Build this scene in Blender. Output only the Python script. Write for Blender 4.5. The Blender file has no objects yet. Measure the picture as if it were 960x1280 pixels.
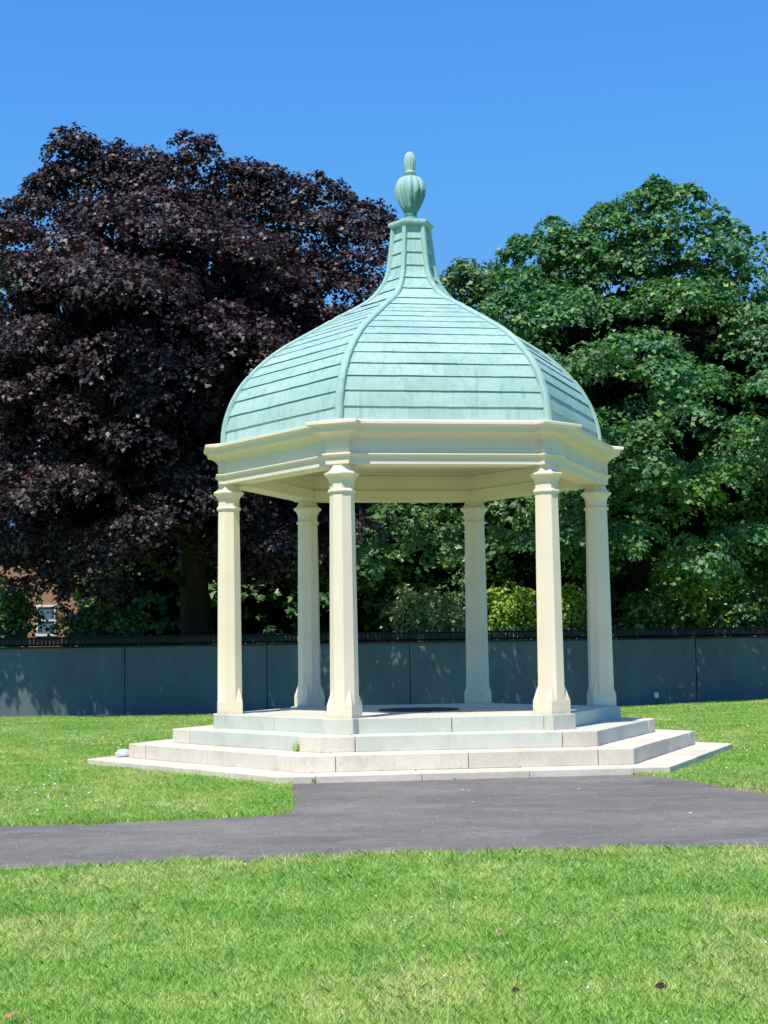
import bpy, bmesh, math, random
import numpy as np
from math import sin, cos, pi, radians, sqrt, tan
from mathutils import Vector, Matrix
random.seed(7)
RS = np.random.RandomState(11)
sc = bpy.context.scene
COL = sc.collection

# ------------------------------------------------------------------ camera
cam_d = bpy.data.cameras.new('camera')
cam = bpy.data.objects.new('camera', cam_d); COL.objects.link(cam)
CAM = Vector((-0.3987, -19.0277, 0.6867))
cam.matrix_world = Matrix.Translation(CAM) @ Matrix.Rotation(radians(90 + 5.354), 4, 'X') @ Matrix.Rotation(-0.01492, 4, 'Z')
cam_d.sensor_fit = 'VERTICAL'; cam_d.sensor_height = 24.0; cam_d.sensor_width = 18.0
cam_d.lens = 1903.0 / 1280.0 * 24.0
cam_d.clip_end = 2000.0
sc.camera = cam

# ------------------------------------------------------------------ light
SUN_AZ, SUN_EL = radians(-116.5), radians(61.2)
sd = Vector((cos(SUN_EL) * cos(SUN_AZ), cos(SUN_EL) * sin(SUN_AZ), sin(SUN_EL)))
ld = bpy.data.lights.new('sun', 'SUN'); lo = bpy.data.objects.new('sun', ld); COL.objects.link(lo)
ld.energy = 5.6; ld.angle = radians(0.53); ld.color = (1.0, 0.925, 0.80)
lo.rotation_euler = sd.to_track_quat('Z', 'Y').to_euler()
w = bpy.data.worlds.new('World'); sc.world = w; w.use_nodes = True
nt = w.node_tree; nt.nodes.clear()
sky = nt.nodes.new('ShaderNodeTexSky'); sky.sky_type = 'NISHITA'; sky.sun_disc = False
sky.sun_elevation = SUN_EL; sky.sun_rotation = math.atan2(sd.x, sd.y)
sky.altitude = 100; sky.air_density = 1.0; sky.dust_density = 0.25; sky.ozone_density = 2.6
bg = nt.nodes.new('ShaderNodeBackground'); bg.inputs[1].default_value = 0.125
wo = nt.nodes.new('ShaderNodeOutputWorld')
tintn = nt.nodes.new('ShaderNodeMix'); tintn.data_type = 'RGBA'; tintn.blend_type = 'MULTIPLY'; tintn.inputs[0].default_value = 1
tintn.inputs[7].default_value = (0.56, 1.22, 1.84, 1)
nt.links.new(sky.outputs[0], tintn.inputs[6]); clampn = nt.nodes.new('ShaderNodeMix'); clampn.data_type = 'RGBA'; clampn.blend_type = 'DARKEN'; clampn.inputs[0].default_value = 1
clampn.inputs[7].default_value = (1.10, 3.25, 7.3, 1)
nt.links.new(tintn.outputs[2], clampn.inputs[6]); nt.links.new(clampn.outputs[2], bg.inputs[0]); nt.links.new(bg.outputs[0], wo.inputs[0])
sc.view_settings.view_transform = 'Standard'; sc.view_settings.look = 'None'
sc.view_settings.exposure = 0; sc.view_settings.gamma = 1

# ------------------------------------------------------------------ materials
def newmat(name, rough=0.6, spec=0.5):
    m = bpy.data.materials.new(name); m.use_nodes = True
    n = m.node_tree; b = n.nodes['Principled BSDF']
    b.inputs['Roughness'].default_value = rough
    b.inputs['Specular IOR Level'].default_value = spec
    return m, n, b
def tex(n, kind, **kw):
    t = n.nodes.new(kind)
    for k, v in kw.items():
        if k in t.inputs: t.inputs[k].default_value = v
        else: setattr(t, k, v)
    return t
def ramp(n, src, stops):
    r = n.nodes.new('ShaderNodeValToRGB')
    e = r.color_ramp.elements
    e[0].position, e[0].color = stops[0][0], (*stops[0][1], 1)
    e[1].position, e[1].color = stops[-1][0], (*stops[-1][1], 1)
    for p, c in stops[1:-1]:
        x = e.new(p); x.color = (*c, 1)
    n.links.new(src, r.inputs[0]); return r.outputs[0]
def mix(n, fac, a, b, mode='MIX'):
    m = n.nodes.new('ShaderNodeMix'); m.data_type = 'RGBA'; m.blend_type = mode
    for sock, v in ((m.inputs[0], fac), (m.inputs[6], a), (m.inputs[7], b)):
        if isinstance(v, (int, float)): sock.default_value = v
        elif isinstance(v, tuple): sock.default_value = (*v, 1)
        else: n.links.new(v, sock)
    return m.outputs[2]
def coords(n, kind='Object', scale=None):
    c = n.nodes.new('ShaderNodeTexCoord').outputs[kind]
    if scale:
        mp = n.nodes.new('ShaderNodeMapping'); mp.inputs['Scale'].default_value = scale
        n.links.new(c, mp.inputs[0]); c = mp.outputs[0]
    return c
def noise(n, co, scale, detail=4, rough=0.55):
    t = tex(n, 'ShaderNodeTexNoise', Scale=scale, Detail=detail, Roughness=rough)
    n.links.new(co, t.inputs['Vector']); return t.outputs['Fac']
def bump(n, b, h, strength, dist=0.01):
    bp = tex(n, 'ShaderNodeBump', Strength=strength, Distance=dist)
    n.links.new(h, bp.inputs['Height']); n.links.new(bp.outputs[0], b.inputs['Normal'])
def island(n):
    return n.nodes.new('ShaderNodeNewGeometry').outputs['Random Per Island']
def math_n(n, op, a, b=None):
    m = n.nodes.new('ShaderNodeMath'); m.operation = op
    for i, v in enumerate((a, b)):
        if v is None: continue
        if isinstance(v, (int, float)): m.inputs[i].default_value = v
        else: n.links.new(v, m.inputs[i])
    return m.outputs[0]

def mat_paint():
    m, n, b = newmat('cream_paint', 0.5, 0.35)
    co = coords(n)
    f = noise(n, co, 1.6, 5)
    c = ramp(n, f, [(0.3, (0.80, 0.685, 0.50)), (0.55, (0.85, 0.74, 0.55)), (0.75, (0.87, 0.765, 0.58))])
    f2 = noise(n, coords(n, 'Object', (14, 14, 1.2)), 1.0, 6, 0.7)
    dirt = ramp(n, f2, [(0.62, (1, 1, 1)), (0.8, (0.84, 0.81, 0.72))])
    c = mix(n, 1.0, c, dirt, 'MULTIPLY')
    sx = n.nodes.new('ShaderNodeSeparateXYZ'); n.links.new(co, sx.inputs[0])
    hh = math_n(n, 'SUBTRACT', 1.0, math_n(n, 'MULTIPLY', sx.outputs[2], 9.0))
    foot = math_n(n, 'MULTIPLY', hh, noise(n, co, 22, 5, 0.7))
    c = mix(n, ramp(n, foot, [(0.28, (0, 0, 0)), (0.6, (0.55, 0.55, 0.55))]), c, (0.42, 0.40, 0.27))
    n.links.new(c, b.inputs['Base Color'])
    bump(n, b, noise(n, co, 60, 4), 0.15, 0.004)
    return m
def mat_copper(name, dark=0.0):
    m, n, b = newmat(name, 0.62, 0.35)
    co = coords(n)
    r = island(n)
    base = ramp(n, r, [(0.0, (0.29, 0.47, 0.43)), (0.5, (0.335, 0.52, 0.48)), (1.0, (0.38, 0.56, 0.52))])
    f = noise(n, co, 2.1, 6, 0.65)
    c = mix(n, ramp(n, f, [(0.42, (0, 0, 0)), (0.75, (.7, .7, .7))]), base, (0.40, 0.53, 0.52))
    st = noise(n, coords(n, 'Object', (9, 9, 0.9)), 1.6, 6, 0.7)      # rain streaks
    c = mix(n, ramp(n, st, [(0.5, (0, 0, 0)), (0.70, (0.8, 0.8, 0.8))]), c, (0.20, 0.36, 0.34))
    st3 = noise(n, coords(n, 'Object', (22, 22, 0.5)), 1.3, 3, 0.6)
    c = mix(n, ramp(n, st3, [(0.63, (0, 0, 0)), (0.70, (0.45, 0.45, 0.45))]), c, (0.22, 0.27, 0.25))
    st2 = noise(n, coords(n, 'Object', (16, 16, 0.7)), 2.0, 4, 0.6)
    c = mix(n, ramp(n, st2, [(0.58, (0, 0, 0)), (0.75, (0.6, 0.6, 0.6))]), c, (0.42, 0.60, 0.60))
    f3 = noise(n, co, 5.5, 5, 0.7)
    c = mix(n, ramp(n, f3, [(0.62, (0, 0, 0)), (0.78, (0.3, 0.3, 0.3))]), c, (0.36, 0.57, 0.38))
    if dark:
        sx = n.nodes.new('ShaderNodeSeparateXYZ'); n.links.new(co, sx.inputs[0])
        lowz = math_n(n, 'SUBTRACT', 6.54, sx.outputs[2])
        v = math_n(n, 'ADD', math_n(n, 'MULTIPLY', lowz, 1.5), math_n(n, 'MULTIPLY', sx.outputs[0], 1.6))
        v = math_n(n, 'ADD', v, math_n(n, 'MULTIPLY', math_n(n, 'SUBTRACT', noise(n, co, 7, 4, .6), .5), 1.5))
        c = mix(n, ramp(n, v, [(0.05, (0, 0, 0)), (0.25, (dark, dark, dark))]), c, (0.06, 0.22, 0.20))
    n.links.new(c, b.inputs['Base Color'])
    bump(n, b, noise(n, co, 7, 5), 0.25, 0.02)
    return m
def mat_granite(name, tint, green=0.0):
    m, n, b = newmat(name, 0.85, 0.25)
    co = coords(n)
    r = island(n)
    sp = noise(n, co, 120, 3, 0.8)
    k = ramp(n, sp, [(0.3, tuple(v * 0.72 for v in tint)), (0.5, tint), (0.75, tuple(min(1, v * 1.2) for v in tint))])
    k = mix(n, 1.0, k, ramp(n, r, [(0, (0.9, 0.9, 0.9)), (1, (1.06, 1.04, 1.02))]), 'MULTIPLY')
    bl = noise(n, co, 1.7, 6, 0.7)
    k = mix(n, 1.0, k, ramp(n, bl, [(0.3, (0.80, 0.77, 0.74)), (0.6, (1.03, 1.02, 1.0))]), 'MULTIPLY')
    stn = noise(n, coords(n, 'Object', (5, 5, 1.6)), 1.4, 6, 0.72)
    k = mix(n, ramp(n, stn, [(0.56, (0, 0, 0)), (0.76, (0.6, 0.6, 0.6))]), k, tuple(v * .55 for v in tint))
    if green:
        g = noise(n, coords(n, 'Object', (3, 3, 1)), 1.3, 5, 0.6)
        k = mix(n, ramp(n, g, [(0.25, (green * .6,) * 3), (0.7, (green,) * 3)]), k, (0.50, 0.59, 0.51))
    n.links.new(k, b.inputs['Base Color'])
    bump(n, b, noise(n, co, 45, 6, 0.7), 0.5, 0.01)
    return m
def mat_plain(name, c, rough=0.7, var=0.12, scale=6, spec=0.4, bmp=0.1):
    m, n, b = newmat(name, rough, spec)
    f = noise(n, coords(n), scale, 5, 0.65)
    n.links.new(ramp(n, f, [(0.3, tuple(v * (1 - var) for v in c)), (0.7, tuple(v * (1 + var) for v in c))]), b.inputs['Base Color'])
    if bmp: bump(n, b, noise(n, coords(n), scale * 8, 4), bmp, 0.01)
    return m
def mat_leaf(name, stops, rough=0.4, trans=0.25, tcol=(0.2, 0.4, 0.05), spec=0.5, patch=None):
    m, n, b = newmat(name, rough, spec)
    c = ramp(n, island(n), stops)
    if patch:
        f = noise(n, coords(n), patch[2], 4, 0.6)
        c = mix(n, ramp(n, f, [(patch[0], (0, 0, 0)), (patch[1], (1, 1, 1))]), c, mix(n, 1.0, c, patch[3], 'MULTIPLY'))
    n.links.new(c, b.inputs['Base Color'])
    t = n.nodes.new('ShaderNodeBsdfTranslucent'); n.links.new(mix(n, 1.0, c, tcol, 'MULTIPLY'), t.inputs[0])
    mx = n.nodes.new('ShaderNodeMixShader'); mx.inputs[0].default_value = trans
    n.links.new(b.outputs[0], mx.inputs[1]); n.links.new(t.outputs[0], mx.inputs[2])
    n.links.new(mx.outputs[0], n.nodes['Material Output'].inputs[0])
    return m
def mat_bark():
    m, n, b = newmat('bark', 0.95, 0.1)
    f = noise(n, coords(n, 'Object', (8, 8, 1.5)), 2.5, 6, 0.7)
    n.links.new(ramp(n, f, [(0.3, (0.03, 0.025, 0.02)), (0.7, (0.09, 0.075, 0.06))]), b.inputs['Base Color'])
    bump(n, b, f, 0.8, 0.05)
    return m
def mat_asphalt():
    m, n, b = newmat('asphalt', 0.85, 0.35)
    co = coords(n)
    big = noise(n, coords(n, 'Object', (0.8, 1.1, 1)), 1.0, 6, 0.62)
    c = ramp(n, big, [(0.3, (0.130, 0.121, 0.110)), (0.5, (0.172, 0.160, 0.145)), (0.7, (0.232, 0.217, 0.196))])
    fine = noise(n, co, 75, 4, 0.85)
    c = mix(n, 1.0, c, ramp(n, fine, [(0.3, (0.55, 0.55, 0.55)), (0.5, (1, 1, 1)), (0.74, (1.6, 1.6, 1.58))]), 'MULTIPLY')
    mid = noise(n, co, 11, 6, 0.7)
    c = mix(n, 1.0, c, ramp(n, mid, [(0.34, (0.82, 0.82, 0.83)), (0.66, (1.12, 1.11, 1.1))]), 'MULTIPLY')
    pt = noise(n, coords(n, 'Object', (0.8, 2.6, 1)), 1.5, 3, 0.5)
    c = mix(n, ramp(n, pt, [(0.58, (0, 0, 0)), (0.62, (0.5, 0.5, 0.5))]), c, (0.22, 0.212, 0.20))
    n.links.new(c, b.inputs['Base Color'])
    bump(n, b, fine, 0.5, 0.006)
    return m
def mat_ground():
    m, n, b = newmat('turf_soil', 0.95, 0.1)
    co = coords(n)
    f = noise(n, co, 9, 6, 0.7); g = noise(n, co, 0.5, 4)
    c = ramp(n, f, [(0.3, (0.16, 0.27, 0.05)), (0.55, (0.27, 0.40, 0.085)), (0.8, (0.41, 0.46, 0.18))])
    c = mix(n, 1.0, c, ramp(n, g, [(0.35, (0.8, 0.9, 0.8)), (0.65, (1.15, 1.1, 1.0))]), 'MULTIPLY')
    n.links.new(c, b.inputs['Base Color']); bump(n, b, f, 0.8, 0.03)
    return m
def mat_grass(name, k=1.0):
    m, n, b = newmat(name, 0.5, 0.3)
    r = island(n)
    c = ramp(n, r, [(0.0, (0.27, 0.49, 0.09)), (0.35, (0.41, 0.67, 0.15)), (0.7, (0.56, 0.79, 0.24)),
                    (0.94, (0.74, 0.86, 0.38)), (1.0, (0.82, 0.74, 0.52))])
    co = coords(n)
    f = noise(n, co, 0.9, 5, 0.65)
    c = mix(n, 1.0, c, ramp(n, f, [(0.33, (0.74, 0.90, 0.68)), (0.5, (1.05, 1.02, 1.05)), (0.66, (1.5, 1.15, 1.7))]), 'MULTIPLY')
    f2 = noise(n, co, 5.0, 4, 0.6)
    c = mix(n, 1.0, c, ramp(n, f2, [(0.30, (0.74, 0.86, 0.72)), (0.55, (1, 1, 1)), (0.72, (1.2, 1.08, 1.2))]), 'MULTIPLY')
    n.links.new(c, b.inputs['Base Color'])
    t = n.nodes.new('ShaderNodeBsdfTranslucent'); n.links.new(mix(n, 1.0, c, (1.0, 1.0, 0.6), 'MULTIPLY'), t.inputs[0])
    mx = n.nodes.new('ShaderNodeMixShader'); mx.inputs[0].default_value = 0.45
    n.links.new(b.outputs[0], mx.inputs[1]); n.links.new(t.outputs[0], mx.inputs[2])
    n.links.new(mx.outputs[0], n.nodes['Material Output'].inputs[0])
    return m
def mat_brick():
    m, n, b = newmat('red_brick', 0.9, 0.2)
    # object space of the house: x along the front, z up
    sx = n.nodes.new('ShaderNodeSeparateXYZ'); n.links.new(coords(n), sx.inputs[0])
    cb = n.nodes.new('ShaderNodeCombineXYZ')
    n.links.new(math_n(n, 'ADD', sx.outputs[0], sx.outputs[1]), cb.inputs[0]); n.links.new(sx.outputs[2], cb.inputs[1])
    t = tex(n, 'ShaderNodeTexBrick', Scale=1.0)
    t.inputs['Brick Width'].default_value = 0.24; t.inputs['Row Height'].default_value = 0.085
    t.inputs['Mortar Size'].default_value = 0.008
    t.inputs['Color1'].default_value = (0.30, 0.13, 0.075, 1); t.inputs['Color2'].default_value = (0.42, 0.19, 0.11, 1)
    t.inputs['Mortar'].default_value = (0.42, 0.36, 0.30, 1)
    n.links.new(cb.outputs[0], t.inputs['Vector']); n.links.new(t.outputs['Color'], b.inputs['Base Color'])
    return m
def mat_wall():
    m, n, b = newmat('grey_wall_paint', 0.8, 0.25)
    co = coords(n)
    f = noise(n, coords(n, 'Object', (1, 1, 0.35)), 1.1, 6, 0.6)
    c = ramp(n, f, [(0.3, (0.088, 0.122, 0.155)), (0.7, (0.12, 0.16, 0.198))])
    s = noise(n, coords(n, 'Object', (3, 3, 1.2)), 1.2, 6, 0.65)
    c = mix(n, 1.0, c, ramp(n, s, [(0.35, (0.90, 0.91, 0.92)), (0.65, (1.05, 1.05, 1.04))]), 'MULTIPLY')
    n.links.new(c, b.inputs['Base Color']); bump(n, b, noise(n, co, 25, 5), 0.3, 0.01)
    return m

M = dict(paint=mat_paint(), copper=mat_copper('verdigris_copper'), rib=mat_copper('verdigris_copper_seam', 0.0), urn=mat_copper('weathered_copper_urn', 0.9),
         granite=mat_granite('pink_granite', (0.70, 0.655, 0.565)),
         granite_g=mat_granite('stained_granite', (0.68, 0.655, 0.58), 0.55),
         wall=mat_wall(), bark=mat_bark(), asphalt=mat_asphalt(), ground=mat_ground(), grass=mat_grass('grass_blades', 1.42),
         iron=mat_plain('black_iron', (0.012, 0.014, 0.018), 0.5), plate=mat_plain('dark_floor_plate', (0.03, 0.035, 0.045), 0.6),
         brick=mat_brick(), white=mat_plain('white_trim', (0.75, 0.76, 0.78), 0.5), glass=mat_plain('window_glass', (0.10, 0.15, 0.20), 0.08, spec=0.8, bmp=0),
         roof=mat_plain('roof_shingle', (0.12, 0.11, 0.11), 0.9), soil=mat_plain('bare_soil', (0.30, 0.22, 0.14), 0.95, 0.3, 14),
         bag=mat_plain('white_plastic', (0.55, 0.56, 0.68), 0.3), leafb=mat_plain('dry_leaf', (0.42, 0.20, 0.09), 0.7, 0.25, 40),
         clod=mat_plain('dark_soil', (0.06, 0.04, 0.03), 0.95, 0.3, 40), petal=mat_plain('pale_petal', (0.75, 0.70, 0.68), 0.6))

# ------------------------------------------------------------------ object helpers
def link(name, me, mat, parent=None, smooth=False):
    o = bpy.data.objects.new(name, me); COL.objects.link(o)
    for mm in (mat if isinstance(mat, (list, tuple)) else [mat]): me.materials.append(mm)
    if parent: o.parent = parent
    if smooth: me.shade_smooth()
    return o
def bm_obj(name, bm, mat, parent=None, smooth=False, bevel=0, merge=True):
    if merge: bmesh.ops.remove_doubles(bm, verts=bm.verts, dist=1e-5)
    bmesh.ops.recalc_face_normals(bm, faces=bm.faces)
    me = bpy.data.meshes.new(name); bm.to_mesh(me); bm.free()
    o = link(name, me, mat, parent, smooth)
    if bevel:
        b = o.modifiers.new('bevel', 'BEVEL'); b.width = bevel; b.segments = 2; b.limit_method = 'ANGLE'; b.angle_limit = radians(25)
    return o
def empty(name, loc=(0, 0, 0), rz=0):
    o = bpy.data.objects.new(name, None); COL.objects.link(o); o.location = loc; o.rotation_euler.z = rz; return o
def tag(o, label=None, cat=None, group=None, kind=None):
    if label: o['label'] = label
    if cat: o['category'] = cat
    if group: o['group'] = group
    if kind: o['kind'] = kind
    return o
def loft(bm, loops, cap0=False, cap1=False, close=True, mi=0):
    rows = [[bm.verts.new(p) for p in L] for L in loops]
    n = len(rows[0])
    for A, B in zip(rows, rows[1:]):
        for i in range(n if close else n - 1):
            j = (i + 1) % n
            try: f = bm.faces.new((A[i], A[j], B[j], B[i])); f.material_index = mi
            except ValueError: pass
    if cap0: bm.faces.new(rows[0][::-1])
    if cap1: bm.faces.new(rows[-1])
    return rows
def box(bm, c, s, rot=None, mi=0):
    r = bmesh.ops.create_cube(bm, size=1.0)['verts']
    for v in r:
        p = Vector((v.co.x * s[0], v.co.y * s[1], v.co.z * s[2]))
        if rot is not None: p = rot @ p
        v.co = p + Vector(c)
    for f in {f for v in r for f in v.link_faces}: f.material_index = mi
def ngon(n, r, z, off=0.0, cx=0, cy=0):
    return [(cx + r * cos(off + 2 * pi * i / n), cy + r * sin(off + 2 * pi * i / n), z) for i in range(n)]
def np_mesh(name, V, F, sizes=None):
    """V (n,3) float, F flat int loop indices with constant face size k (sizes=k)"""
    me = bpy.data.meshes.new(name)
    k = sizes; nf = len(F) // k
    me.vertices.add(len(V)); me.vertices.foreach_set('co', V.astype(np.float32).ravel())
    me.loops.add(len(F)); me.loops.foreach_set('vertex_index', F.astype(np.int32))
    me.polygons.add(nf); me.polygons.foreach_set('loop_start', np.arange(0, len(F), k, dtype=np.int32))
    me.polygons.foreach_set('loop_total', np.full(nf, k, dtype=np.int32))
    me.update(calc_edges=True); return me

# ------------------------------------------------------------------ gazebo
PHI = radians(-111.676)
def ra(k): return PHI + radians(60 * k)
def fa(k): return ra(k) + radians(30)
def rt(k, r, t, z):
    c = ra(k); return (r * cos(c) - t * sin(c), r * sin(c) + t * cos(c), z)
S3 = sqrt(3) / 2
def outline(A, Ro, Hw, z):
    """hexagon of apothem A with a pier of half width Hw breaking out to Ro at each corner"""
    ri = (A - .5 * Hw) / S3; out = []
    for k in range(6):
        out += [rt(k, ri, -Hw, z), rt(k, Ro, -Hw, z), rt(k, Ro, Hw, z), rt(k, ri, Hw, z)]
    return out
def inner(A, z, h=.16):
    rv = A / S3; out = []
    for k in range(6):
        for (kk, s) in ((k - 1, 1), (k, 0), (k, 0), (k, -1)):
            v = Vector(rt(k, rv, 0, z))
            if s == 1: u = Vector(rt(k - 1, rv, 0, z))
            elif s == -1: u = Vector(rt(k + 1, rv, 0, z))
            else: out.append(tuple(v)); continue
            out.append(tuple(v + (u - v).normalized() * h))
    return out
GZ = -0.575
pav = empty('pavilion', (0, 0, 0))
tag(pav, 'six-sided open pavilion with pale green copper dome, cream columns and stone steps', 'pavilion')

# stone steps, each a ring of separate blocks with open joints
def hexpt(k, a, u, z):
    """point on side k (between corner k and k+1), u in 0..1"""
    p = Vector(rt(k, a / S3, 0, z)); q = Vector(rt(k + 1, a / S3, 0, z)); return p + (q - p) * u
def block(bm, pts, z0, z1, mi):
    lo_ = [bm.verts.new((p[0], p[1], z0)) for p in pts]; hi = [bm.verts.new((p[0], p[1], z1)) for p in pts]
    n = len(pts); fs = []
    for i in range(n): fs.append(bm.faces.new((lo_[i], lo_[(i + 1) % n], hi[(i + 1) % n], hi[i])))
    fs.append(bm.faces.new(hi)); fs.append(bm.faces.new(lo_[::-1]))
    for f in fs: f.material_index = mi
def step_ring(name, a_out, a_in, z1, z0, corner, cuts, mats, corner_mi, side_mi, proud=0.008, gap=0.007):
    bm = bmesh.new(); side = a_out / S3; ji = 0
    for k in range(6):
        cu = corner / side
        ki = (a_in / S3); 
        # corner stone (an L around corner k)
        o1 = hexpt(k - 1, a_out + proud, 1 - cu, 0); o2 = hexpt(k, a_out + proud, 0, 0); o3 = hexpt(k, a_out + proud, cu, 0)
        i1 = hexpt(k - 1, a_in, 1 - corner / ki, 0) if False else None
        n1 = Vector((cos(fa(k - 1)), sin(fa(k - 1)), 0)); n2 = Vector((cos(fa(k)), sin(fa(k)), 0))
        dpt = a_out - a_in + proud
        j1 = o1 - n1 * dpt; j3 = o3 - n2 * dpt; j2 = Vector(rt(k, a_in / S3, 0, 0))
        block(bm, [o1, o2, o3, j3, j2, j1], z0, z1, corner_mi)
        us = [cu] + list(cuts[k % len(cuts)]) + [1 - cu]
        for ua, ub in zip(us, us[1:]):
            g = gap / side / 2
            a = hexpt(k, a_out, ua + g, 0); b = hexpt(k, a_out, ub - g, 0)
            c = b - n2 * (a_out - a_in); d = a - n2 * (a_out - a_in)
            jz = random.uniform(-.002, .002)
            block(bm, [a, b, c, d], z0, z1 + jz, side_mi)
    return bm_obj(name, bm, mats, pav, bevel=0.009, merge=False)
GR = [M['granite'], M['granite_g']]
step_ring('step', 3.50, 2.95, -.505, -.80, 0.38, [(.36, .635)], GR, 0, 0, proud=0.003)
step_ring('step', 3.066, 2.50, -.335, -.507, 0.38, [(.5,)], GR, 0, 0)
step_ring('step', 2.615, 2.00, -.168, -.337, 0.38, [()], GR, 0, 1)
# platform rim with pier blocks + flagged floor
bm = bmesh.new()
for k in range(6):
    A, Ro, Hw = 2.17, 2.53, .18
    ri = (A - .5 * Hw) / S3
    block(bm, [rt(k, 2.0, -Hw, 0), rt(k, Ro, -Hw, 0), rt(k, Ro, Hw, 0), rt(k, 2.0, Hw, 0)], -.172, 0, 1)
    n2 = Vector((cos(fa(k)), sin(fa(k)), 0))
    a = Vector(rt(k, ri, Hw, 0)); b = Vector(rt(k + 1, ri, -Hw, 0)); tdir = (b - a).normalized()
    a += tdir * .006; b -= tdir * .006
    cuts = [0, .5, 1]
    for ua, ub in zip(cuts, cuts[1:]):
        if ub - ua < .01: continue
        p = a + (b - a) * ua + tdir * .004; q = a + (b - a) * ub - tdir * .004
        block(bm, [p, q, q - n2 * .34, p - n2 * .34], -.172, -.003, 1)
bm_obj('platform_rim', bm, GR, pav, bevel=0.008, merge=False)
bm = bmesh.new()
loft(bm, [[rt(k, 2.13, 0, -.17) for k in range(6)], [rt(k, 2.13, 0, -.006) for k in range(6)]], True, True)
bm_obj('floor', bm, M['granite'], pav)
bm = bmesh.new()
loft(bm, [ngon(48, .50, -.005), ngon(48, .50, .010), ngon(48, .46, .014), ngon(48, .44, .004)], False, True)
bm_obj('floor_plate', bm, M['plate'], pav)

# column built at origin, +x pointing outward
def oct_loop(ap, z): return ngon(8, ap / cos(pi / 8), z, pi / 8)
def make_column():
    bm = bmesh.new()
    zs = [(.10, .1475), (.31, .1465), (.9, .1425), (1.5, .138), (2.1, .132), (2.49, .1275)]
    loft(bm, [oct_loop(a, z) for z, a in zs], True, True)
    sh = bm_obj('column', bm, M['paint'], pav, bevel=.004)
    bm = bmesh.new(); w_ = .1485
    loft(bm, [[(-w_, -w_, .0), (w_, -w_, 0), (w_, w_, 0), (-w_, w_, 0)], [(-w_, -w_, .145), (w_, -w_, .145), (w_, w_, .145), (-w_, w_, .145)]], True, True)
    e = .1485 * tan(pi / 8)
    for sx in (-1, 1):
        for sy in (-1, 1):
            C = (sx * w_, sy * w_, .1449); V1 = (sx * w_, sy * e, .1449); V2 = (sx * e, sy * w_, .1449)
            apx = .1468
            Ap = (sx * apx * cos(pi / 4), sy * apx * sin(pi / 4), .325)
            v = [bm.verts.new(p) for p in (C, V1, V2, Ap)]
            for t in ((0, 1, 3), (0, 3, 2), (1, 2, 3), (0, 2, 1)): bm.faces.new([v[i] for i in t])
    bm_obj('column_base', bm, M['paint'], sh, bevel=.003, merge=False)
    bm = bmesh.new()
    prof = [(.127, 2.478), (.141, 2.483), (.147, 2.497), (.147, 2.505), (.141, 2.519), (.127, 2.524), (.126, 2.575), (.129, 2.60), (.137, 2.628),
            (.150, 2.652), (.166, 2.668), (.173, 2.675), (.180, 2.680), (.183, 2.694), (.180, 2.706), (.168, 2.711), (.155, 2.716), (.143, 2.727), (.133, 2.742),
            (.125, 2.760), (.119, 2.778), (.119, 2.806)]
    loft(bm, [oct_loop(a, z) for a, z in prof], True, True)
    bm_obj('capital', bm, M['paint'], sh, bevel=.002)
    return sh
col0 = make_column()
for k in range(6):
    o = col0 if k == 0 else col0.copy()
    if k:
        COL.objects.link(o)
        for ch in list(col0.children):
            c = ch.copy(); COL.objects.link(c); c.parent = o
    o.location = rt(k, 2.337, 0, 0); o.rotation_euler.z = ra(k)

# entablature
A0, R0, H0 = 2.145, 2.462, .142
prof = [(0, 2.797), (0, 2.862), (.008, 2.868), (.008, 2.880), (.016, 2.884), (.030, 2.893), (.034, 2.902), (.034, 2.914), (.004, 2.922), (0, 2.924), (0, 3.070), (.012, 3.074), (.014, 3.092),
        (.020, 3.096), (.034, 3.102), (.040, 3.112), (.052, 3.124), (.072, 3.136), (.098, 3.146), (.122, 3.150), (.122, 3.166), (.128, 3.170), (.131, 3.190),
        (.142, 3.208), (.158, 3.220), (.168, 3.224), (.170, 3.230), (.170, 3.258), (.14, 3.266), (.0, 3.300), (-.12, 3.320)]
bm = bmesh.new()
rows = loft(bm, [inner(1.90, 3.195), inner(1.90, 3.150), inner(1.885, 3.140), inner(1.885, 2.945), inner(1.865, 2.938), inner(1.865, 2.799), inner(1.92, 2.797)]
            + [outline(A0 + o, R0 + o, H0 + o * .95, z) for o, z in prof])
bm_obj('entablature', bm, M['paint'], pav, bevel=.0025)
bm = bmesh.new()
loft(bm, [[rt(k, 2.2, 0, 3.19) for k in range(6)], [rt(k, 2.2, 0, 3.22) for k in range(6)]], True, True)
bm_obj('ceiling', bm, M['paint'], pav)

# dome
ZP = [3.28,3.5,3.74,4.02,4.255,4.47,4.66,4.79,4.92,5.03,5.16,5.30,5.48,5.68,5.9,6.04,6.14]
RP = [2.42,2.40,2.335,2.19,1.985,1.73,1.42,1.19,.965,.755,.55,.42,.325,.288,.262,.246,.24]
def pchip(x, X=np.array(ZP), Y=np.array(RP)):
    h = np.diff(X); d = np.diff(Y) / h; m = np.zeros(len(X))
    m[1:-1] = np.where(d[1:] * d[:-1] > 0, 2 * d[1:] * d[:-1] / (d[1:] + d[:-1] + 1e-12), 0); m[0] = d[0]; m[-1] = d[-1]
    i = int(np.clip(np.searchsorted(X, x) - 1, 0, len(X) - 2)); t = (x - X[i]) / h[i]
    return float((1 + 2 * t) * (1 - t) ** 2 * Y[i] + t * (1 - t) ** 2 * h[i] * m[i] + t * t * (3 - 2 * t) * Y[i + 1] + t * t * (t - 1) * h[i] * m[i + 1])
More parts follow.
